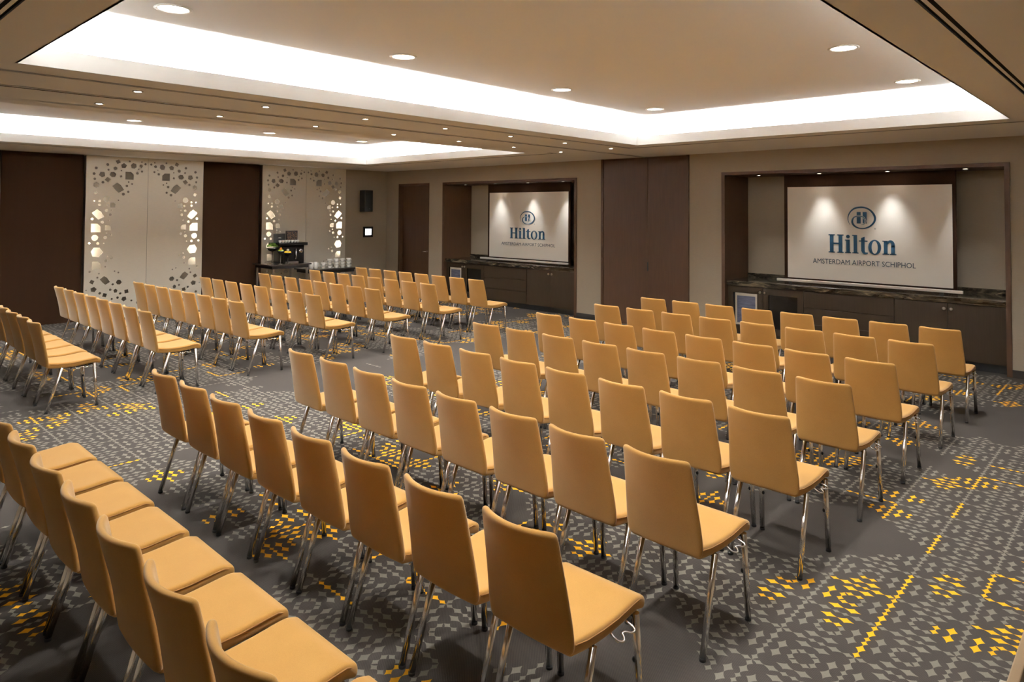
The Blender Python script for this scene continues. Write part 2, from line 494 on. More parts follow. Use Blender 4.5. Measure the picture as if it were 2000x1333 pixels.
# ------------------------------------------------------------------ projection niches
def smooth_path(pts, n=6):
    out = []
    for i in range(len(pts) - 1):
        p0, p1, p2, p3 = pts[max(i - 1, 0)], pts[i], pts[i + 1], pts[min(i + 2, len(pts) - 1)]
        for k in range(n):
            t = k / n
            out.append(tuple(.5 * (2 * p1[j] + (p2[j] - p0[j]) * t + (2 * p0[j] - 5 * p1[j] + 4 * p2[j] - p3[j]) * t * t + (3 * p1[j] - p0[j] - 3 * p2[j] + p3[j]) * t ** 3) for j in range(len(p1))))
    return out + [tuple(pts[-1])]
SWIRL = [(775, 465, 4), (752, 420, 8), (742, 370, 12), (752, 310, 16), (790, 250, 20), (850, 208, 26), (930, 195, 28), (1010, 203, 24), (1080, 240, 26), (1130, 300, 30), (1148, 360, 30),
         (1130, 420, 28), (1075, 475, 24), (1000, 508, 20), (930, 512, 18), (860, 490, 24), (815, 445, 30), (808, 395, 28), (830, 350, 20), (875, 328, 14), (930, 326, 12), (975, 345, 12), (1002, 385, 12),
         (1000, 425, 10), (975, 452, 8), (945, 458, 4)]
def ellipse_ring(m, cx, cz, ro, rz, ri, rzi, P, n=36):
    vs, fs = [], []
    for k in range(n):
        a = 2 * math.pi * k / n
        vs += [P(cx + ro * math.cos(a), cz + rz * math.sin(a)), P(cx + ri * math.cos(a), cz + rzi * math.sin(a))]
    for k in range(n):
        k2 = (k + 1) % n; fs.append((2 * k, 2 * k2, 2 * k2 + 1, 2 * k + 1))
    m.add(vs, fs)
def logo(parent, fxy, yy):
    """lettering in the right screen's own metres; fxy maps (x, z) there to the wall"""
    def P(off): return lambda x, z: (fxy(x, z)[0], yy - off, fxy(x, z)[1])
    p = P(.003); m = MB()
    def R(a, b, c, d, q=p): m.add([q(a, c), q(b, c), q(b, d), q(a, d)], [(0, 1, 2, 3)])
    z0, zc_, zx = 1.373, 1.639, 1.568
    def stem(x, wd, top, sf=.018, l=True, r=True, tl=True, tr=True):
        R(x, x + wd, z0, top)
        R(x - (sf if l else 0), x + wd + (sf if r else 0), z0, z0 + .015)
        R(x - (sf if tl else 0), x + wd + (sf if tr else 0), top - .015, top)
    stem(-3.586, .052, zc_); stem(-3.464, .052, zc_); R(-3.54, -3.46, 1.497, 1.519)                      # H
    stem(-3.358, .048, zx, tr=False)                                                                      # i
    m.add([p(-3.334 + .026 * math.cos(k * math.pi / 9), 1.613 + .026 * math.sin(k * math.pi / 9)) for k in range(18)], [tuple(range(18))])
    stem(-3.259, .048, zc_, tr=False)                                                                     # l
    m.add([p(-3.158, 1.41), p(-3.110, 1.41), p(-3.110, 1.618), p(-3.158, 1.596)], [(0, 1, 2, 3)])         # t
    R(-3.187, -3.072, 1.545, 1.562)
    m.strip([(x, z) for x, z, _ in smooth_path([(-3.134, 1.42, 0), (-3.124, 1.394, 0), (-3.102, 1.381, 0), (-3.070, 1.386, 0)])], [.048 - .0017 * k for k in range(19)], p)
    ellipse_ring(m, -2.980, 1.470, .084, .106, .040, .090, p)                                             # o
    stem(-2.862, .048, zx, tr=False); stem(-2.770, .048, 1.505, tl=False, tr=False)                                           # n
    m.strip([(x, z) for x, z, _ in smooth_path([(-2.822, 1.522, 0), (-2.800, 1.553, 0), (-2.768, 1.558, 0), (-2.748, 1.530, 0), (-2.746, 1.480, 0)])], [.024 + .024 * k / 24 for k in range(25)], p)
    m.build('wordmark', 'logo_blue', parent)
    ex = lambda u: -3.335 + (u - 738) / 422 * .374
    ez = lambda v: 2.039 - (v - 190) / 332 * .315
    k = .374 / 422
    m = MB(); q = P(.003)
    for a, b in ((875, 935), (965, 1025)):
        m.add([q(ex(a), ez(438)), q(ex(b), ez(438)), q(ex(b), ez(265)), q(ex(a), ez(265))], [(0, 1, 2, 3)])
    sw = smooth_path(SWIRL)
    q = P(.0042)
    m.strip([(ex(a), ez(b)) for a, b, c in sw], [c * k for a, b, c in sw], q)
    e = m.build('emblem', 'logo_blue', parent)
    m = MB(); q = P(.0036); sub = sw[17 * 6:]
    m.strip([(ex(a), ez(b)) for a, b, c in sub], [(c + 12) * k for a, b, c in sub], q)
    m.build('emblem_gap', 'screen_white', e)
    def text(body, xl, xr, zb, cap, name):
        cu = bpy.data.curves.new('t', 'FONT'); cu.body = body; cu.size = 1; cu.resolution_u = 3
        o = bpy.data.objects.new('t', cu); COL.objects.link(o)
        dg = bpy.context.evaluated_depsgraph_get(); me = bpy.data.meshes.new_from_object(o.evaluated_get(dg)); bpy.data.objects.remove(o)
        xs = [v.co.x for v in me.vertices]; ys = [v.co.y for v in me.vertices]
        sx = (xr - xl) / (max(xs) - min(xs)); sy = cap / (max(ys) - min(ys)); mx, my = min(xs), min(ys)
        q = P(.003)
        MB().add([q(xl + (v.co.x - mx) * sx, zb + (v.co.y - my) * sy) for v in me.vertices], [tuple(pp.vertices) for pp in me.polygons]).build(name, 'logo_dark', parent)
        bpy.data.meshes.remove(me)
    text('AMSTERDAM AIRPORT SCHIPHOL', -3.83, -2.468, 1.204, .072, 'lettering')
    text('®', -2.985, -2.960, 1.722, .024, 'registered_mark')

def knob(m, x, z, y): m.lathe((x, y, z), [(.006, 0), (.007, -.014), (.021, -.018), (.022, -.026), (.014, -.031)], 14, 'Y')

def niche(i, side, scr_dx, light_xs, fxy):
    a, b = NICHES[i]; far = ('right', 'left')[i]
    tr = sempty('trim_%d' % (i + 1), 'dark wood surround of the %s screen niche' % far, ((a + b) / 2, YS, 0))
    m = MB(); m.box(a, a + .055, YS - .012, NB, 0, NT_Z); m.build('side_panel', 'dark_wood', tr)
    m = MB(); m.box(b - .055, b, YS - .012, NB, 0, NT_Z); m.build('side_panel', 'dark_wood', tr)
    m = MB(); m.box(a + .055, b - .055, YS - .012, NB, 2.53, NT_Z); m.build('top_panel', 'dark_wood', tr)
    ia, ib = a + .057, b - .057
    m = MB(); m.quad((ia, NB, 0), (ib, NB, 0), (ib, NB, 2.529), (ia, NB, 2.529))
    struct('wall_niche_%s' % far, m, 'wallpaper', 'greige textured wall at the back of the %s niche' % far)
    # cabinets
    yf = YS + .07; zt = .822; nm = 'under the %s screen' % far
    def body(th, x0, x1):
        m = MB(); m.box(x0, x1, yf + .02, NB - .02, .11, zt); m.build('body', 'cabinet_wood', th)
        MB().box(x0, x1, yf + .07, yf + .10, 0, .11).build('toe_kick', 'black', th)
    W = ib - ia
    f = lambda k: ia + W * k
    e0, e1, e2, e3, e4, e5 = f(.002), f(.158), f(.326), f(.656), f(.828), f(.998)
    def framed(th, x0, x1, kx):
        d = MB(); wz0, wz1 = .215, .715; s = .085
        d.box(x0, x0 + s, yf, yf + .02, .115, .815); d.box(x1 - s, x1, yf, yf + .02, .115, .815)
        d.box(x0 + s, x1 - s, yf, yf + .02, wz1, .815); d.box(x0 + s, x1 - s, yf, yf + .02, .115, wz0)
        o = d.build('door', 'cabinet_wood', th)
        k = MB(); knob(k, kx, .745, yf); k.build('knob', 'knob_bronze', o)
        MB().box(x0 + s, x1 - s, yf + .012, yf + .0195, wz0, wz1).build('opening', 'black_gloss', o)
        return x0 + s, x1 - s, wz0, wz1, o
    th = thing('fridge_cabinet', 'dark wood cabinet with two open framed doors ' + nm, 'cabinet', ((e0 + e2) / 2, yf + .3, 0), 'cabinets under the screens')
    body(th, e0, e2 - .002)
    q = framed(th, e0 + .002, e1 - .002, e1 - .035)
    framed(th, e1 + .002, e2 - .004, e1 + .035)
    x0, x1 = q[0] + .035, q[1] - .004
    m = MB(); s = .028
    m.box(x0, x1, yf + .002, yf + .012, q[3] - .045, q[3] - .004); m.box(x0, x1, yf + .002, yf + .012, q[2] + .01, q[2] + .04)
    m.box(x0, x0 + s, yf + .002, yf + .012, q[2] + .04, q[3] - .045); m.box(x1 - s, x1, yf + .002, yf + .012, q[2] + .04, q[3] - .045)
    pf = m.build('pale_frame', 'pale_frame', th)
    MB().box(x0 + s, x1 - s, yf + .006, yf + .012, q[2] + .04, q[3] - .045).build('glass_pane', 'bluish_glass', pf)
    th = thing('drawer_cabinet', 'dark wood cabinet of three wide drawers ' + nm, 'cabinet', ((e2 + e3) / 2, yf + .3, 0), 'cabinets under the screens')
    body(th, e2, e3 - .002)
    for z0, z1 in ((.115, .345), (.351, .575), (.581, .815)):
        MB().box(e2 + .002, e3 - .004, yf, yf + .019, z0, z1).build('drawer', 'cabinet_wood', th)
    th = thing('door_cabinet', 'dark wood cabinet with two plain doors and knobs ' + nm, 'cabinet', ((e3 + e5) / 2, yf + .3, 0), 'cabinets under the screens')
    body(th, e3, e5)
    for x0, x1, kx in ((e3 + .002, e4 - .003, e4 - .04), (e4 + .003, e5 - .002, e4 + .04)):
        o = MB().box(x0, x1, yf, yf + .019, .115, .815).build('door', 'cabinet_wood', th)
        k = MB(); knob(k, kx, .745, yf); k.build('knob', 'knob_bronze', o)
    th = thing('worktop', 'dark veined marble worktop with upstand ' + nm, 'worktop', ((ia + ib) / 2, yf + .3, zt + .001))
    MB().box(ia, ib, yf - .03, NB - .004, zt + .001, .895).build('slab', 'marble', th, .004)
    MB().box(ia, ib, NB - .022, NB - .004, .8955, .965).build('upstand', 'marble', th)
    # projection screen with dark backing
    sx0, sx1, sz0, sz1 = -4.205 + scr_dx[0], -2.035 + scr_dx[1], .968, 2.342; ys = 10.65
    th = thing('projection_screen', '%s projection screen showing a blue hotel logo on white' % far, 'screen', ((sx0 + sx1) / 2, ys, .8955))
    MB().box(sx0 - .055, sx1 + .04, ys + .012, ys + .05, .8955, 2.528).build('backing_board', 'dark_board', th)
    cl = MB().box(sx0, sx1, ys, ys + .006, sz0, sz1).build('screen_cloth', 'screen_white', th)
    logo(cl, fxy, ys)
    th = thing('screen_bar', 'silver bar lying along the worktop below the %s screen' % far, 'bar', ((sx0 + sx1) / 2, 10.49, .8955))
    m = MB(); m.box(sx0 - .10, sx1 + .14, 10.47, 10.51, .922, .958); m.build('rail', 'aluminium', th, .003)
    for x in (sx0 + .1, sx1 - .1): MB().box(x - .02, x + .02, 10.478, 10.502, .8955, .923).build('foot', 'black', th)
    # lights in the niche top
    for n, x in enumerate(light_xs):
        pos = ('leftmost', 'second from left', 'third from left', 'rightmost')[n]
        th = thing('niche_spot', '%s of the four tiny spots above the %s screen' % (pos, far), 'spotlight', (x, 10.46, 2.53), 'spots above the screens')
        MB().lathe((x, 10.46, 2.53), [(.026, 0), (.034, -.001), (.034, -.005), (.026, -.005)], 18, 'Z', False).build('trim_ring', 'trim_white', th)
        MB().lathe((x, 10.46, 2.53), [(0.0001, -.003), (.026, -.003)], 18).build('lens', 'spot_glow', th)
        spot_lamp('niche_beam', (x, 10.46, 2.515), P_NICHE, th, 58, 1.0, .05, aim=(0, .07, -1))
niche(0, 'right', (0, 0), (-4.574, -3.664, -2.757, -1.847), lambda x, z: (x, z))
niche(1, 'left', (-6.462, -6.455), (-11.23, -10.31, -9.39, -8.47), lambda x, z: (-9.563 + (x + 3.1535) * 1.087, 1.379 + (z - 1.373) * .85))

# ------------------------------------------------------------------ ceiling lamps
ORD = ['first', 'second', 'third', 'fourth', 'fifth', 'sixth', 'seventh', 'eighth', 'ninth']
def downlight(x, y, label):
    th = thing('downlight', label, 'downlight', (x, y, ZTOP), 'round downlights in the coffers')
    MB().lathe((x, y, ZTOP), [(.094, 0), (.112, -.001), (.114, -.006), (.096, -.010), (.090, -.004)], 28, 'Z', False).build('trim_ring', 'trim_white', th)
    MB().lathe((x, y, ZTOP), [(.0001, -.003), (.092, -.003)], 28).build('lens', 'lamp_glow', th)
    spot_lamp('downlight_beam', (x, y, ZTOP - .02), P_DOWN, th, 120, .55, .07)
YD = [1.73, 3.58, 5.68, 7.52]
for k, y in enumerate(YD):
    downlight(-4.62, y, '%s round downlight from the screen wall, left side of nearer coffer' % ORD[3 - k])
    downlight(-1.80, y, '%s round downlight from the screen wall, right side of nearer coffer' % ORD[3 - k])
    downlight(-10.93, y, '%s round downlight from the screen wall, far side of farther coffer' % ORD[3 - k])
    downlight(-8.45, y, '%s round downlight from the screen wall, near side of farther coffer' % ORD[3 - k])
for row, x in (('nearer', -5.95), ('farther', -6.905)):
    for k in range(7):
        y = 1.97 + 1.083 * k
        th = thing('ceiling_spot', '%s small ceiling spot from the dark doors in the %s row' % (ORD[6 - k], row), 'spotlight', (x, y, ZC), 'small spots between the coffers')
        MB().lathe((x, y, ZC), [(.027, 0), (.040, -.001), (.040, -.006), (.027, -.006)], 20, 'Z', False).build('trim_ring', 'steel', th)
        MB().lathe((x, y, ZC), [(.0001, -.003), (.027, -.003)], 20).build('lens', 'spot_glow', th)
        spot_lamp('spot_beam', (x, y, ZC - .02), P_STRIP, th, 80, .7, .03)

# ------------------------------------------------------------------ perforated screens on the back wall
HOLES = [(312, 102, 22, 4), (407, 94, 10, 5), (228, 129, 14, 5), (357, 134, 24, 5), (440, 132, 27, 6), (500, 128, 15, 5), (538, 112, 12, 5), (508, 95, 8, 5), (138, 162, 14, 5), (235, 172, 10, 5), (290, 158, 16, 6), (338, 174, 7, 5),
         (122, 208, 14, 5), (185, 213, 26, 5), (270, 210, 26, 6), (335, 222, 12, 4), (470, 192, 13, 5), (509, 175, 11, 5), (479, 158, 6, 5), (128, 250, 12, 5), (190, 275, 13, 5), (228, 252, 24, 4), (405, 215, 48, 14), (140, 300, 24, 6),
         (310, 312, 54, 15), (398, 267, 8, 6), (426, 283, 8, 6), (383, 300, 12, 6), (354, 370, 13, 8), (395, 350, 11, 8), (135, 362, 20, 4), (165, 430, 11, 6), (163, 460, 12, 6), (122, 430, 8, 6), (222, 413, 30, 7), (228, 463, 11, 8),
         (270, 462, 32, 14), (315, 421, 7, 8), (218, 505, 13, 8), (259, 503, 7, 8), (250, 540, 13, 8), (150, 533, 55, 15), (107, 575, 12, 8), (186, 601, 13, 8), (238, 587, 6, 8), (135, 648, 52, 14), (230, 648, 33, 14), (219, 690, 7, 8),
         (252, 706, 12, 8), (209, 727, 14, 8), (127, 728, 28, 7), (84, 770, 10, 6), (150, 773, 13, 8), (197, 774, 6, 8), (140, 843, 48, 6), (225, 878, 7, 8), (258, 894, 12, 8), (215, 915, 14, 8), (140, 952, 48, 14), (88, 1000, 11, 5),
         (210, 965, 8, 6), (160, 1018, 8, 6), (205, 1072, 46, 15), (148, 1050, 10, 5), (105, 1082, 23, 4), (316, 1018, 8, 8), (285, 1005, 7, 8), (320, 1098, 24, 6), (270, 1112, 11, 5), (118, 1145, 25, 5), (60, 1147, 6, 5), (167, 1178, 13, 5),
         (205, 1197, 23, 4), (250, 1155, 12, 5), (293, 1167, 19, 5), (332, 1192, 12, 5), (382, 1178, 23, 4), (310, 1224, 13, 5), (362, 1238, 23, 5), (262, 1232, 10, 5), (424, 1257, 10, 5), (482, 1230, 14, 4), (476, 1278, 15, 5),
         (150, 1262, 18, 5), (90, 1225, 14, 5), (215, 1290, 22, 5), (300, 1305, 16, 4), (400, 1320, 20, 5), (110, 1330, 16, 5), (180, 1365, 24, 6), (280, 1375, 12, 5), (350, 1370, 17, 5), (460, 1350, 12, 5)]
def hole_poly(cx, cy, r, n, rng):
    if n == 14:   # square with one clipped corner
        return [(cx - r * .72, cy + r * .72), (cx - r * .72, cy - r * .72), (cx + r * .72, cy - r * .72), (cx + r * .72, cy + r * .25), (cx + r * .25, cy + r * .72)]
    if n == 15:   # bent pentagon
        return [(cx - r * .85, cy + r * .15), (cx - r * .1, cy + r * .75), (cx + r * .45, cy + r * .35), (cx + r * .95, cy - r * .45), (cx + r * .15, cy - r * .95), (cx - r * .35, cy - r * .5)]
    a0 = rng.uniform(0, 6.28)
    return [(cx + r * math.cos(a0 + 2 * math.pi * k / n) * rng.uniform(.9, 1.1), cy + r * math.sin(a0 + 2 * math.pi * k / n) * rng.uniform(.9, 1.1)) for k in range(n)]
LW, LH = 1.000, 2.868
def leaf_mesh(mirror):
    rng = random.Random(11)
    cu = bpy.data.curves.new('leaf', 'CURVE'); cu.dimensions = '2D'; cu.fill_mode = 'BOTH'; cu.extrude = .004
    def poly(pts):
        s = cu.splines.new('POLY'); s.points.add(len(pts) - 1)
        for q, (a, b) in zip(s.points, pts): q.co = (a, b, 0, 1)
        s.use_cyclic_u = True
    poly([(0, 0), (LW, 0), (LW, LH), (0, LH)])
    # photograph units: leaf edge (66..562 at top), about .002 m per unit
    for (u, v, r, n) in HOLES:
        uu = (u - (66 - (v - 55) * .0235)) / (496 + (v - 55) * .008) * LW
        zz = LH - (v - 62) / 1085 * (LH - .53)
        if zz < .06 or uu < .03 or uu > LW - .02: continue
        pts = hole_poly(uu, zz, r * .00202 * .98, n, rng)
        if any(not (.004 < a < LW - .004) or not (.004 < b < LH - .01) for a, b in pts): continue
        poly([(LW - a, b) for a, b in pts] if mirror else pts)
    o = bpy.data.objects.new('tmp', cu); COL.objects.link(o)
    dg = bpy.context.evaluated_depsgraph_get(); me = bpy.data.meshes.new_from_object(o.evaluated_get(dg)); bpy.data.objects.remove(o)
    me.transform(Matrix(((0, 0, 1, 0), (1, 0, 0, 0), (0, 1, 0, 0), (0, 0, 0, 1))))
    me.materials.clear(); me.materials.append(MATS['brushed']); me.name = 'perforated_leaf'
    return me
LEAF = [leaf_mesh(False), leaf_mesh(True)]
for k, (y0, lab) in enumerate([(3.700, 'pale metal perforated arch screen between the dark wall panels'), (6.922, 'pale metal perforated arch screen behind the coffee table')]):
    th = thing('perforated_screen', lab, 'wall screen', (XB + .14, y0 + 1.003, 0), 'perforated arch screens')
    for j in range(2):
        o = bpy.data.objects.new('leaf', LEAF[j]); COL.objects.link(o); o.parent = th
        o.location = (0, -1.003 + j * 1.006, .006)
    m = MB(); m.box(XB + .004, XB + .012, y0, y0 + 2.006, .006, LH); m.build('backing', 'fabric_backing', th)
    m = MB(); m.box(XB + .012, XB + .137, y0 - .002, y0 + .004, .006, LH); m.box(XB + .012, XB + .137, y0 + 2.0, y0 + 2.008, .006, LH); m.build('side_edge', 'steel', th)
    for yy in (y0 + .012, y0 + 1.994):
        MB().box(XB + .105, XB + .125, yy - .006, yy + .006, 1.0, 2.15).build('light_strip', 'panel_led', th)

# ------------------------------------------------------------------ wall speaker and touch panel
th = thing('wall_speaker', 'black loudspeaker mounted high on the grey wall by the corner', 'loudspeaker', (XB + .16, 9.47, 1.915))
MB().box(XB + .07, XB + .27, 9.355, 9.585, 1.915, 2.415).build('cabinet', 'black', th, .008)
MB().box(XB + .2705, XB + .276, 9.365, 9.575, 1.925, 2.405).build('grille', 'rubber', th)
MB().box(XB + .0005, XB + .072, 9.44, 9.50, 2.08, 2.26).build('bracket', 'black', th)
m = MB()
for dy in (-.018, .018): m.lathe((XB + .277, 9.47 + dy, 1.985), [(.0001, 0), (.010, 0)], 12, 'X')
m.build('badge', 'porcelain', th)
th = thing('touch_panel', 'black framed lit touch panel under the wall speaker', 'touch panel', (XB + .01, 9.64, 1.315))
MB().box(XB + .0005, XB + .02, 9.505, 9.775, 1.315, 1.562).build('frame', 'black', th, .003)
MB().box(XB + .0205, XB + .022, 9.555, 9.725, 1.368, 1.512).build('display', 'touch_glow', th)

# ------------------------------------------------------------------ coffee station
TX0, TX1 = -13.52, -12.76
def table(name, label, y0, y1, z, legs, depth=(TX0, TX1)):
    th = thing(name, label, 'table', ((depth[0] + depth[1]) / 2, (y0 + y1) / 2, 0))
    MB().box(depth[0], depth[1], y0, y1, z - .028, z).build('table_top', 'table_dark', th, .004)
    MB().box(depth[0] + .03, depth[1] - .03, y0 + .05, y1 - .05, z - .085, z - .0285).build('apron', 'black', th)
    for y in legs:
        for x in (depth[0] + .05, depth[1] - .05):
            MB().box(x - .018, x + .018, y - .018, y + .018, 0, z - .0285).build('leg', 'steel', th)
    return th
table('coffee_table', 'higher dark side table with steel legs carrying the coffee machine', 6.70, 7.60, .86, (6.78, 7.52))
table('cup_table', 'lower dark side table with steel legs carrying white cups', 7.63, 8.70, .71, (7.71, 8.62))
th = thing('coffee_machine', 'black coffee machine on the dark side table', 'coffee machine', (-13.27, 7.34, .861))
MB().box(-13.46, -13.06, 7.12, 7.60, .861, 1.215).build('body', 'coffee_black', th, .01)
MB().box(-13.48, -13.02, 7.02, 7.66, 1.216, 1.277).build('cup_warmer', 'coffee_black', th, .008)
m = MB(); m.tube([(-13.04, 7.40, 1.15), (-13.03, 7.40, 1.0), (-13.03, 7.39, .94)], .012, 8); m.build('spout', 'chrome', th)
m = MB(); m.lathe((-13.058, 7.52, 1.10), [(.045, 0), (.045, .012), (.03, .02)], 18, 'X'); m.build('gauge', 'chrome', th)
MB().box(-13.055, -13.0, 7.16, 7.44, .861, .890).build('drip_tray', 'steel', th, .003)
def cup_mesh(r=.034, h=.048):
    return MB().lathe((0, 0, 0), [(r * .55, 0), (r * .62, .004), (r * .95, h * .6), (r, h), (r * .92, h), (r * .86, h * .6), (.0001, .008)], 14).mesh('cup', 'porcelain')
CUP = cup_mesh()
for k in range(7):
    o = bpy.data.objects.new('espresso_cup', CUP); COL.objects.link(o); o.location = (-13.10, 7.075 + .062 * k + (.02 if k > 3 else 0), 1.2775)
    tag(o, '%s white espresso cup from left on top of the coffee machine' % ORD[k], 'cup', 'cups on the coffee machine')
def sign(name, label, y0, y1, z0, z1, mat, x=-13.22):
    th = thing(name, label, 'sign', (x, (y0 + y1) / 2, z0))
    MB().box(x, x + .012, y0, y1, z0, z1).build('board', 'black', th)
    if mat == 'menu_print':
        MB().box(x + .0125, x + .0135, y0 + .015, y1 - .015, z0 + .015, z1 - .02).build('print', mat, th)
    else:
        yc = (y0 + y1) / 2
        m = MB(); m.add([(x + .013, yc + .04 * math.cos(a * math.pi / 10), z0 + .085 + .026 * math.sin(a * math.pi / 10)) for a in range(11)], [tuple(range(11))]); m.build('emblem', 'steel', th)
    MB().box(x - .05, x, (y0 + y1) / 2 - .03, (y0 + y1) / 2 + .03, z0, z0 + .01).build('stand', 'black', th)
sign('logo_sign', 'small black sign with pale emblem on the coffee machine', 6.995, 7.245, 1.2775, 1.46, 'logo')
sign('menu_sign', 'dark brown printed sign beside the black one on the machine', 7.26, 7.525, 1.2775, 1.515, 'menu_print')
def fruit_stand(label, y, x, zb, r):
    th = thing('fruit_stand', label, 'bowl', (x, y, .861), 'stemmed bowls on the coffee table')
    MB().lathe((x, y, .861), [(.055, 0), (.055, .006), (.008, .012), (.008, zb - .861)], 16).build('stem', 'chrome', th)
    MB().lathe((x, y, zb), [(.012, 0), (r * .55, .018), (r * .9, .055), (r, .075), (r * .94, .075), (r * .8, .05), (.0001, .02)], 22).build('bowl', 'bowl_dark', th)
    return th
fruit_stand('tallest dark stemmed bowl heaped with green herbs', 6.91, -13.10, 1.105, .118)
fruit_stand('middle dark stemmed bowl of limes and lemons', 6.975, -12.88, 1.05, .076)
fruit_stand('lowest dark stemmed bowl of lemons and oranges', 7.13, -12.88, 1.01, .076)
rng = random.Random(3)
m = MB()
for k in range(260):
    a = rng.uniform(0, 6.28); rr = .100 * math.sqrt(rng.random()); zz = 1.186 + .085 * (1 - (rr / .13) ** 2) * rng.uniform(.5, 1.1)
    c = Vector((-13.10 + rr * math.cos(a), 6.91 + rr * math.sin(a), zz)); d = Vector((rng.uniform(-1, 1), rng.uniform(-1, 1), rng.uniform(-.2, 1))).normalized(); e = d.orthogonal().normalized()
    m.add([c - d * .016, c + e * .009, c + d * .018, c - e * .009], [(0, 1, 2, 3)])
tag(m.build('herbs', 'herb_green'), 'bunch of leafy green herbs in the tallest stemmed bowl', 'herbs', kind='stuff')
FR = [('lime', 'lime_green', 6.975, -12.88, 1.05, .026, [(-.032, 0), (.03, .0), (.0, -.034), (.0, .034)], 'pale green lime', 'middle stemmed bowl', 'limes in the middle bowl'),
      ('lemon', 'lemon_yellow', 7.13, -12.88, 1.01, .029, [(-.036, .0), (.028, .027), (.028, -.027), (-.01, -.042)], 'yellow lemon', 'lowest stemmed bowl', 'lemons in the lowest bowl')]
for nm, mt, y, x, zb, r, offs, lab, where, grp in FR:
    pos = ['far left', 'near right', 'near left', 'near centre'] if nm == 'lemon' else ['far centre', 'near centre', 'left', 'right']
    me = MB().ball((0, 0, r), r, 14, 8, .95).mesh(nm, mt)
    for k, (dx, dy) in enumerate(offs):
        o = bpy.data.objects.new(nm, me); COL.objects.link(o); o.location = (x + dx, y + dy, zb + .052)
        tag(o, '%s at the %s of the %s' % (lab, pos[k], where), 'fruit', grp)
o = MB().ball((-12.88, 6.98, 1.05 + .052 + .066), .026, 14, 8).build('orange', 'orange_fruit'); tag(o, 'orange topping the limes in the middle stemmed bowl', 'fruit')
o = MB().ball((-12.87, 7.125, 1.01 + .052 + .074), .029, 14, 8).build('grapefruit', 'pale_frame'); tag(o, 'pale fruit topping the lemons in the lowest stemmed bowl', 'fruit')
# jugs on the tray, stacked cups
for k, y in enumerate((7.70, 7.81)):
    th = thing('milk_jug', '%s small white jug beside the coffee machine on the lower table' % ('left', 'right')[k], 'jug', (-12.95, y, .7105), 'white jugs')
    MB().lathe((-12.95, y, .7105), [(.032, 0), (.040, .03), (.042, .10), (.036, .15), (.033, .15), (.036, .10), (.0001, .012)], 16).build('jug_body', 'porcelain', th)
    MB().tube([(-12.95, y + .038, .84), (-12.95, y + .062, .83), (-12.95, y + .062, .77), (-12.95, y + .038, .755)], .006, 6).build('handle', 'porcelain', th)
SAU = MB().lathe((0, 0, 0), [(.03, 0), (.036, .003), (.072, .014), (.072, .017), (.035, .007), (.0001, .006)], 20).mesh('saucer', 'porcelain')
TEA = MB().lathe((0, 0, 0), [(.026, .0075), (.028, .010), (.046, .045), (.052, .066), (.048, .066), (.042, .045), (.0001, .014)], 18).mesh('tea_cup', 'porcelain')
HAN = MB().tube([(0, .047, .055), (0, .072, .052), (0, .070, .030), (0, .040, .028)], .005, 6).mesh('handle', 'porcelain')
lev = ('bottom', 'middle', 'top')
for i, y in enumerate((7.97, 8.125, 8.28, 8.435, 8.59)):
    for j in range(3):
        if i == 0 and j == 2: continue
        th = thing('coffee_cup', 'white cup on saucer, %s of the %s stack from left' % (lev[j], ORD[i]), 'cup', (-12.92, y, .7105 + j * .0668), 'stacked white cups on the lower table')
        for nm, me in (('saucer', SAU), ('cup', TEA), ('handle', HAN)):
            o = bpy.data.objects.new(nm, me); COL.objects.link(o); o.parent = th

# ------------------------------------------------------------------ chairs
def slab(us, vs, fn):
    """closed pillow: fn(u, v) -> centre, normal, half thickness"""
    m = MB(); nu, nv = len(us), len(vs); top, bot = [], []
    for v in vs:
        for u in us:
            c, n, h = fn(u, v); top.append(c + n * h); bot.append(c - n * h)
    fs = []; N = nu * nv
    for j in range(nv - 1):
        for i in range(nu - 1):
            a, b, c, d = j * nu + i, j * nu + i + 1, (j + 1) * nu + i + 1, (j + 1) * nu + i
            fs.append((a, b, c, d)); fs.append((N + d, N + c, N + b, N + a))
    rim = [i for i in range(nu)] + [j * nu + nu - 1 for j in range(1, nv)] + [(nv - 1) * nu + i for i in range(nu - 2, -1, -1)] + [j * nu for j in range(nv - 2, 0, -1)]
    for k in range(len(rim)):
        a, b = rim[k], rim[(k + 1) % len(rim)]; fs.append((b, a, N + a, N + b))
    m.add(top + bot, fs, True)
    return m
OY = -.28        # chair frame: origin on the floor under the seat; the chair faces +Y
US = (-1, -.82, -.6, -.3, 0, .3, .6, .82, 1)
def back_fn(u, v):
    z = .430 + (.868 - .430) * v
    hw = .205 - .031 * v
    if v < .12: hw *= 1 - .10 * (1 - v / .12) ** 2
    c = .010 + .045 * v
    y = .072 - .072 * v ** 1.25 - c * (1 - u * u)
    if abs(u) > .95 and v > .99: z -= .003
    n = Vector((-u * c * 2.0 / .19, 1, .14)).normalized()
    return Vector((u * hw, y + OY, z)), n, .0140
def seat_fn(u, v):
    y = .062 + .463 * v
    hw = .184 + .013 * min(1, v * 1.6)
    z = .462 - .020 * math.sin(math.pi * min(1, v * 1.15)) + .004 * v
    if v > .93: z -= .012
    if v < .08: z += .004
    z += .006 * u * u * math.sin(math.pi * v)
    return Vector((u * hw, y + OY, z - .017)), Vector((0, 0, 1)), .0275 - (.003 if abs(u) > .99 or v > .99 else 0)
M_BACK = subsurf_mesh(slab(US, (0, .05, .17, .36, .55, .72, .85, .925, 1), back_fn), 'backrest', 'fabric')
M_SEAT = subsurf_mesh(slab((-1, -.9, -.66, -.33, 0, .33, .66, .9, 1), (0, .05, .2, .4, .6, .8, .90, .955, 1), seat_fn), 'seat', 'fabric')
pp = []
for v in (.06, .2, .4, .6, .8, .9): pp.append((-1, v))
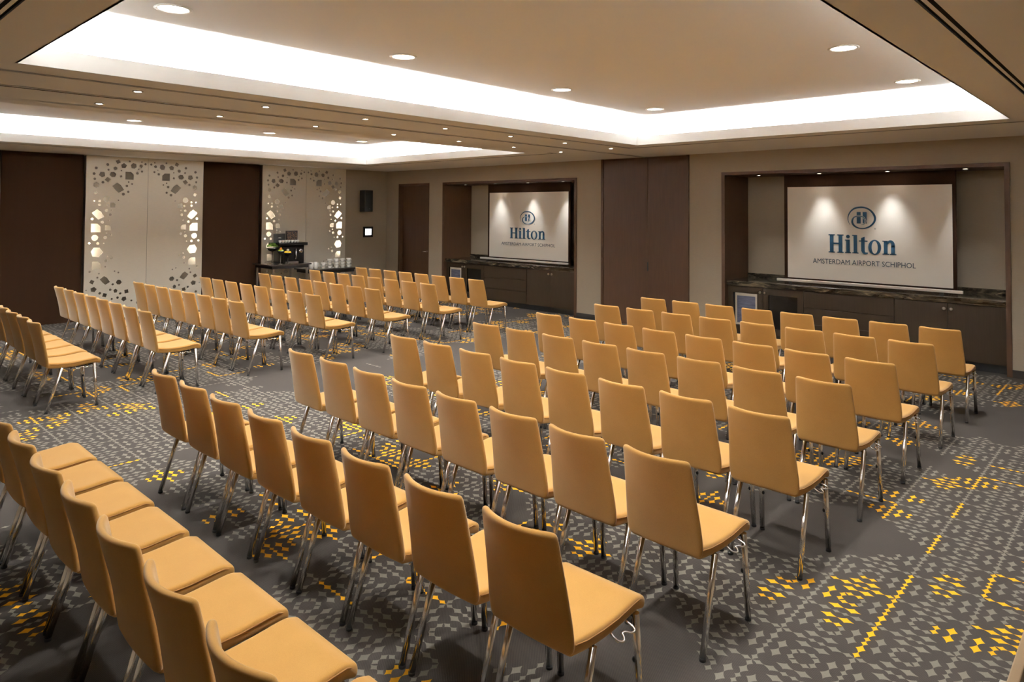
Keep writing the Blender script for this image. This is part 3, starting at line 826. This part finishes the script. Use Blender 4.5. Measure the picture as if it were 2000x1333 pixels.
for u in (-.97, -.8, -.4, 0, .4, .8, .97): pp.append((u, .985 if abs(u) < .9 else .96))
for v in (.9, .8, .6, .4, .2, .06): pp.append((1, v))
M_PIPE = MB().tube([(lambda c: (c.x * .998, c.y, c.z + .0125))(seat_fn(u, v)[0]) for u, v in pp], .0028, 6).mesh('piping', 'piping')
def leg_mesh(p, q): return MB().tube([p, q], .0142, 12).mesh('leg', 'chrome')
LEGP = {('r', s): ((s * .196, .062 + OY, .012), (s * .188, .19 + OY, .414)) for s in (-1, 1)}
LEGP.update({('f', s): ((s * .196, .492 + OY, .012), (s * .190, .462 + OY, .418)) for s in (-1, 1)})
M_LEG = {k: leg_mesh(*v) for k, v in LEGP.items()}
M_FOOT = {k: MB().tube([(v[0][0], v[0][1], 0), (v[0][0], v[0][1], .014)], .0150, 12).mesh('rubber_foot', 'rubber') for k, v in LEGP.items()}
def clip_mesh(k):
    (p, q) = LEGP[k]; t = .55; c = Vector(p).lerp(Vector(q), t); s = k[1]
    return MB().ball(c + Vector((-s * .013, -.006, 0)), .009, 10, 6, 1.3).mesh('stop_clip', 'rubber')
M_CLIP = {k: clip_mesh(k) for k in LEGP if k[0] == 'f'}
fm = MB()
for s in (-1, 1): fm.tube([(s * .160, .19 + OY, .410), (s * .160, .30 + OY, .404), (s * .160, .452 + OY, .412), (s * .188, .462 + OY, .408)], .010, 8)
fm.tube([(-.186, .19 + OY, .408), (.186, .19 + OY, .408)], .010, 8); fm.tube([(-.160, .40 + OY, .406), (.160, .40 + OY, .406)], .009, 8)
M_FRAME = fm.mesh('seat_frame', 'black')
hook = [(.184, .300, .412), (.205, .296, .402), (.222, .300, .394), (.232, .316, .392), (.222, .332, .396), (.210, .340, .400), (.212, .356, .400), (.228, .372, .396), (.230, .392, .396), (.214, .402, .402), (.186, .400, .412)]
M_HOOK = MB().tube([(a, b + OY, c) for a, b, c in [(p[0], p[1], p[2]) for p in smooth_path(hook, 3)]], .0045, 6).mesh('link_hook', 'chrome')
def chair(x, y, rz, label, group):
    th = thing('conference_chair', label, 'chair', (x, y, 0), group); th.rotation_euler = (0, 0, rz)
    def part(name, me, par=th):
        o = bpy.data.objects.new(name, me); COL.objects.link(o); o.parent = par
        return o
    part('backrest', M_BACK); part('piping', M_PIPE, part('seat', M_SEAT)); part('seat_frame', M_FRAME); part('link_hook', M_HOOK)
    for k in M_LEG:
        l = part('leg', M_LEG[k]); part('rubber_foot', M_FOOT[k], l)
        if k in M_CLIP: part('stop_clip', M_CLIP[k], l)
# rows: x and y of the left backrest top corner of the first and last chair, first chair built
ROWS = {'right': [(-4.880, 7.620, -1.735, 7.620, 0), (-4.910, 6.685, -1.740, 6.635, 0), (-4.935, 5.670, -1.760, 5.575, 0), (-4.950, 4.735, -1.790, 4.705, 0),
                  (-4.985, 3.770, -1.800, 3.730, 0), (-5.020, 2.815, -1.850, 2.755, 0), (-5.030, 1.810, -1.850, 1.830, 0), (-5.030, .845, -1.860, .830, 0)],
        'left': [(-11.29, 7.675, -8.130, 7.660, 0), (-11.35, 6.730, -8.170, 6.705, 0), (-11.35, 5.750, -8.185, 5.720, 0), (-11.36, 4.760, -8.170, 4.790, 0),
                 (-11.27, 3.745, -8.215, 3.795, 0), (-11.36, 2.760, -8.140, 2.760, 0), (-11.33, 1.795, -8.115, 1.765, 2)]}
rng = random.Random(5)
for side, rows in ROWS.items():
    for r, (xa, ya, xb, yb, first) in enumerate(rows):
        ang = math.atan2(yb - ya, xb - xa)
        rowname = 'front row' if r == 0 else ('rearmost row' if (side == 'right' and r == 7) or (side == 'left' and r == 6) else ORD[r] + ' row')
        for k in range(first, 8):
            t = k / 7; x = xa + (xb - xa) * t + .165; y = ya + (yb - ya) * t
            n = 7 - k
            lab = '%s mustard fabric chair in the %s facing the %s screen' % ('rightmost' if n == 0 else ORD[n] + ' from right', rowname, side)
            j = rng.uniform(-.012, .012)
            chair(x + rng.uniform(-.004, .004), y - OY + rng.uniform(-.006, .006), ang + j, lab, 'mustard chairs facing the %s screen' % side)

# ------------------------------------------------------------------ folded table at the lower right edge
th = thing('folded_table', 'upright folded table with beige edge at the lower right corner', 'table', (-.27, 2.05, 0))
MB().box(-.288, -.264, 1.30, 2.80, .16, .85).build('table_leaf', 'beige_edge', th, .003)
MB().box(-.2635, -.255, 1.34, 2.76, .19, .82).build('underside', 'black', th)
MB().box(-.303, -.2885, 2.005, 2.035, .80, .84).build('latch', 'steel', th, .002)
for y in (1.5, 2.6):
    MB().box(-.29, -.235, y - .02, y + .02, .03, .155).build('leg', 'black', th)
    MB().box(-.50, -.02, y - .02, y + .02, 0, .03).build('foot', 'black', th)
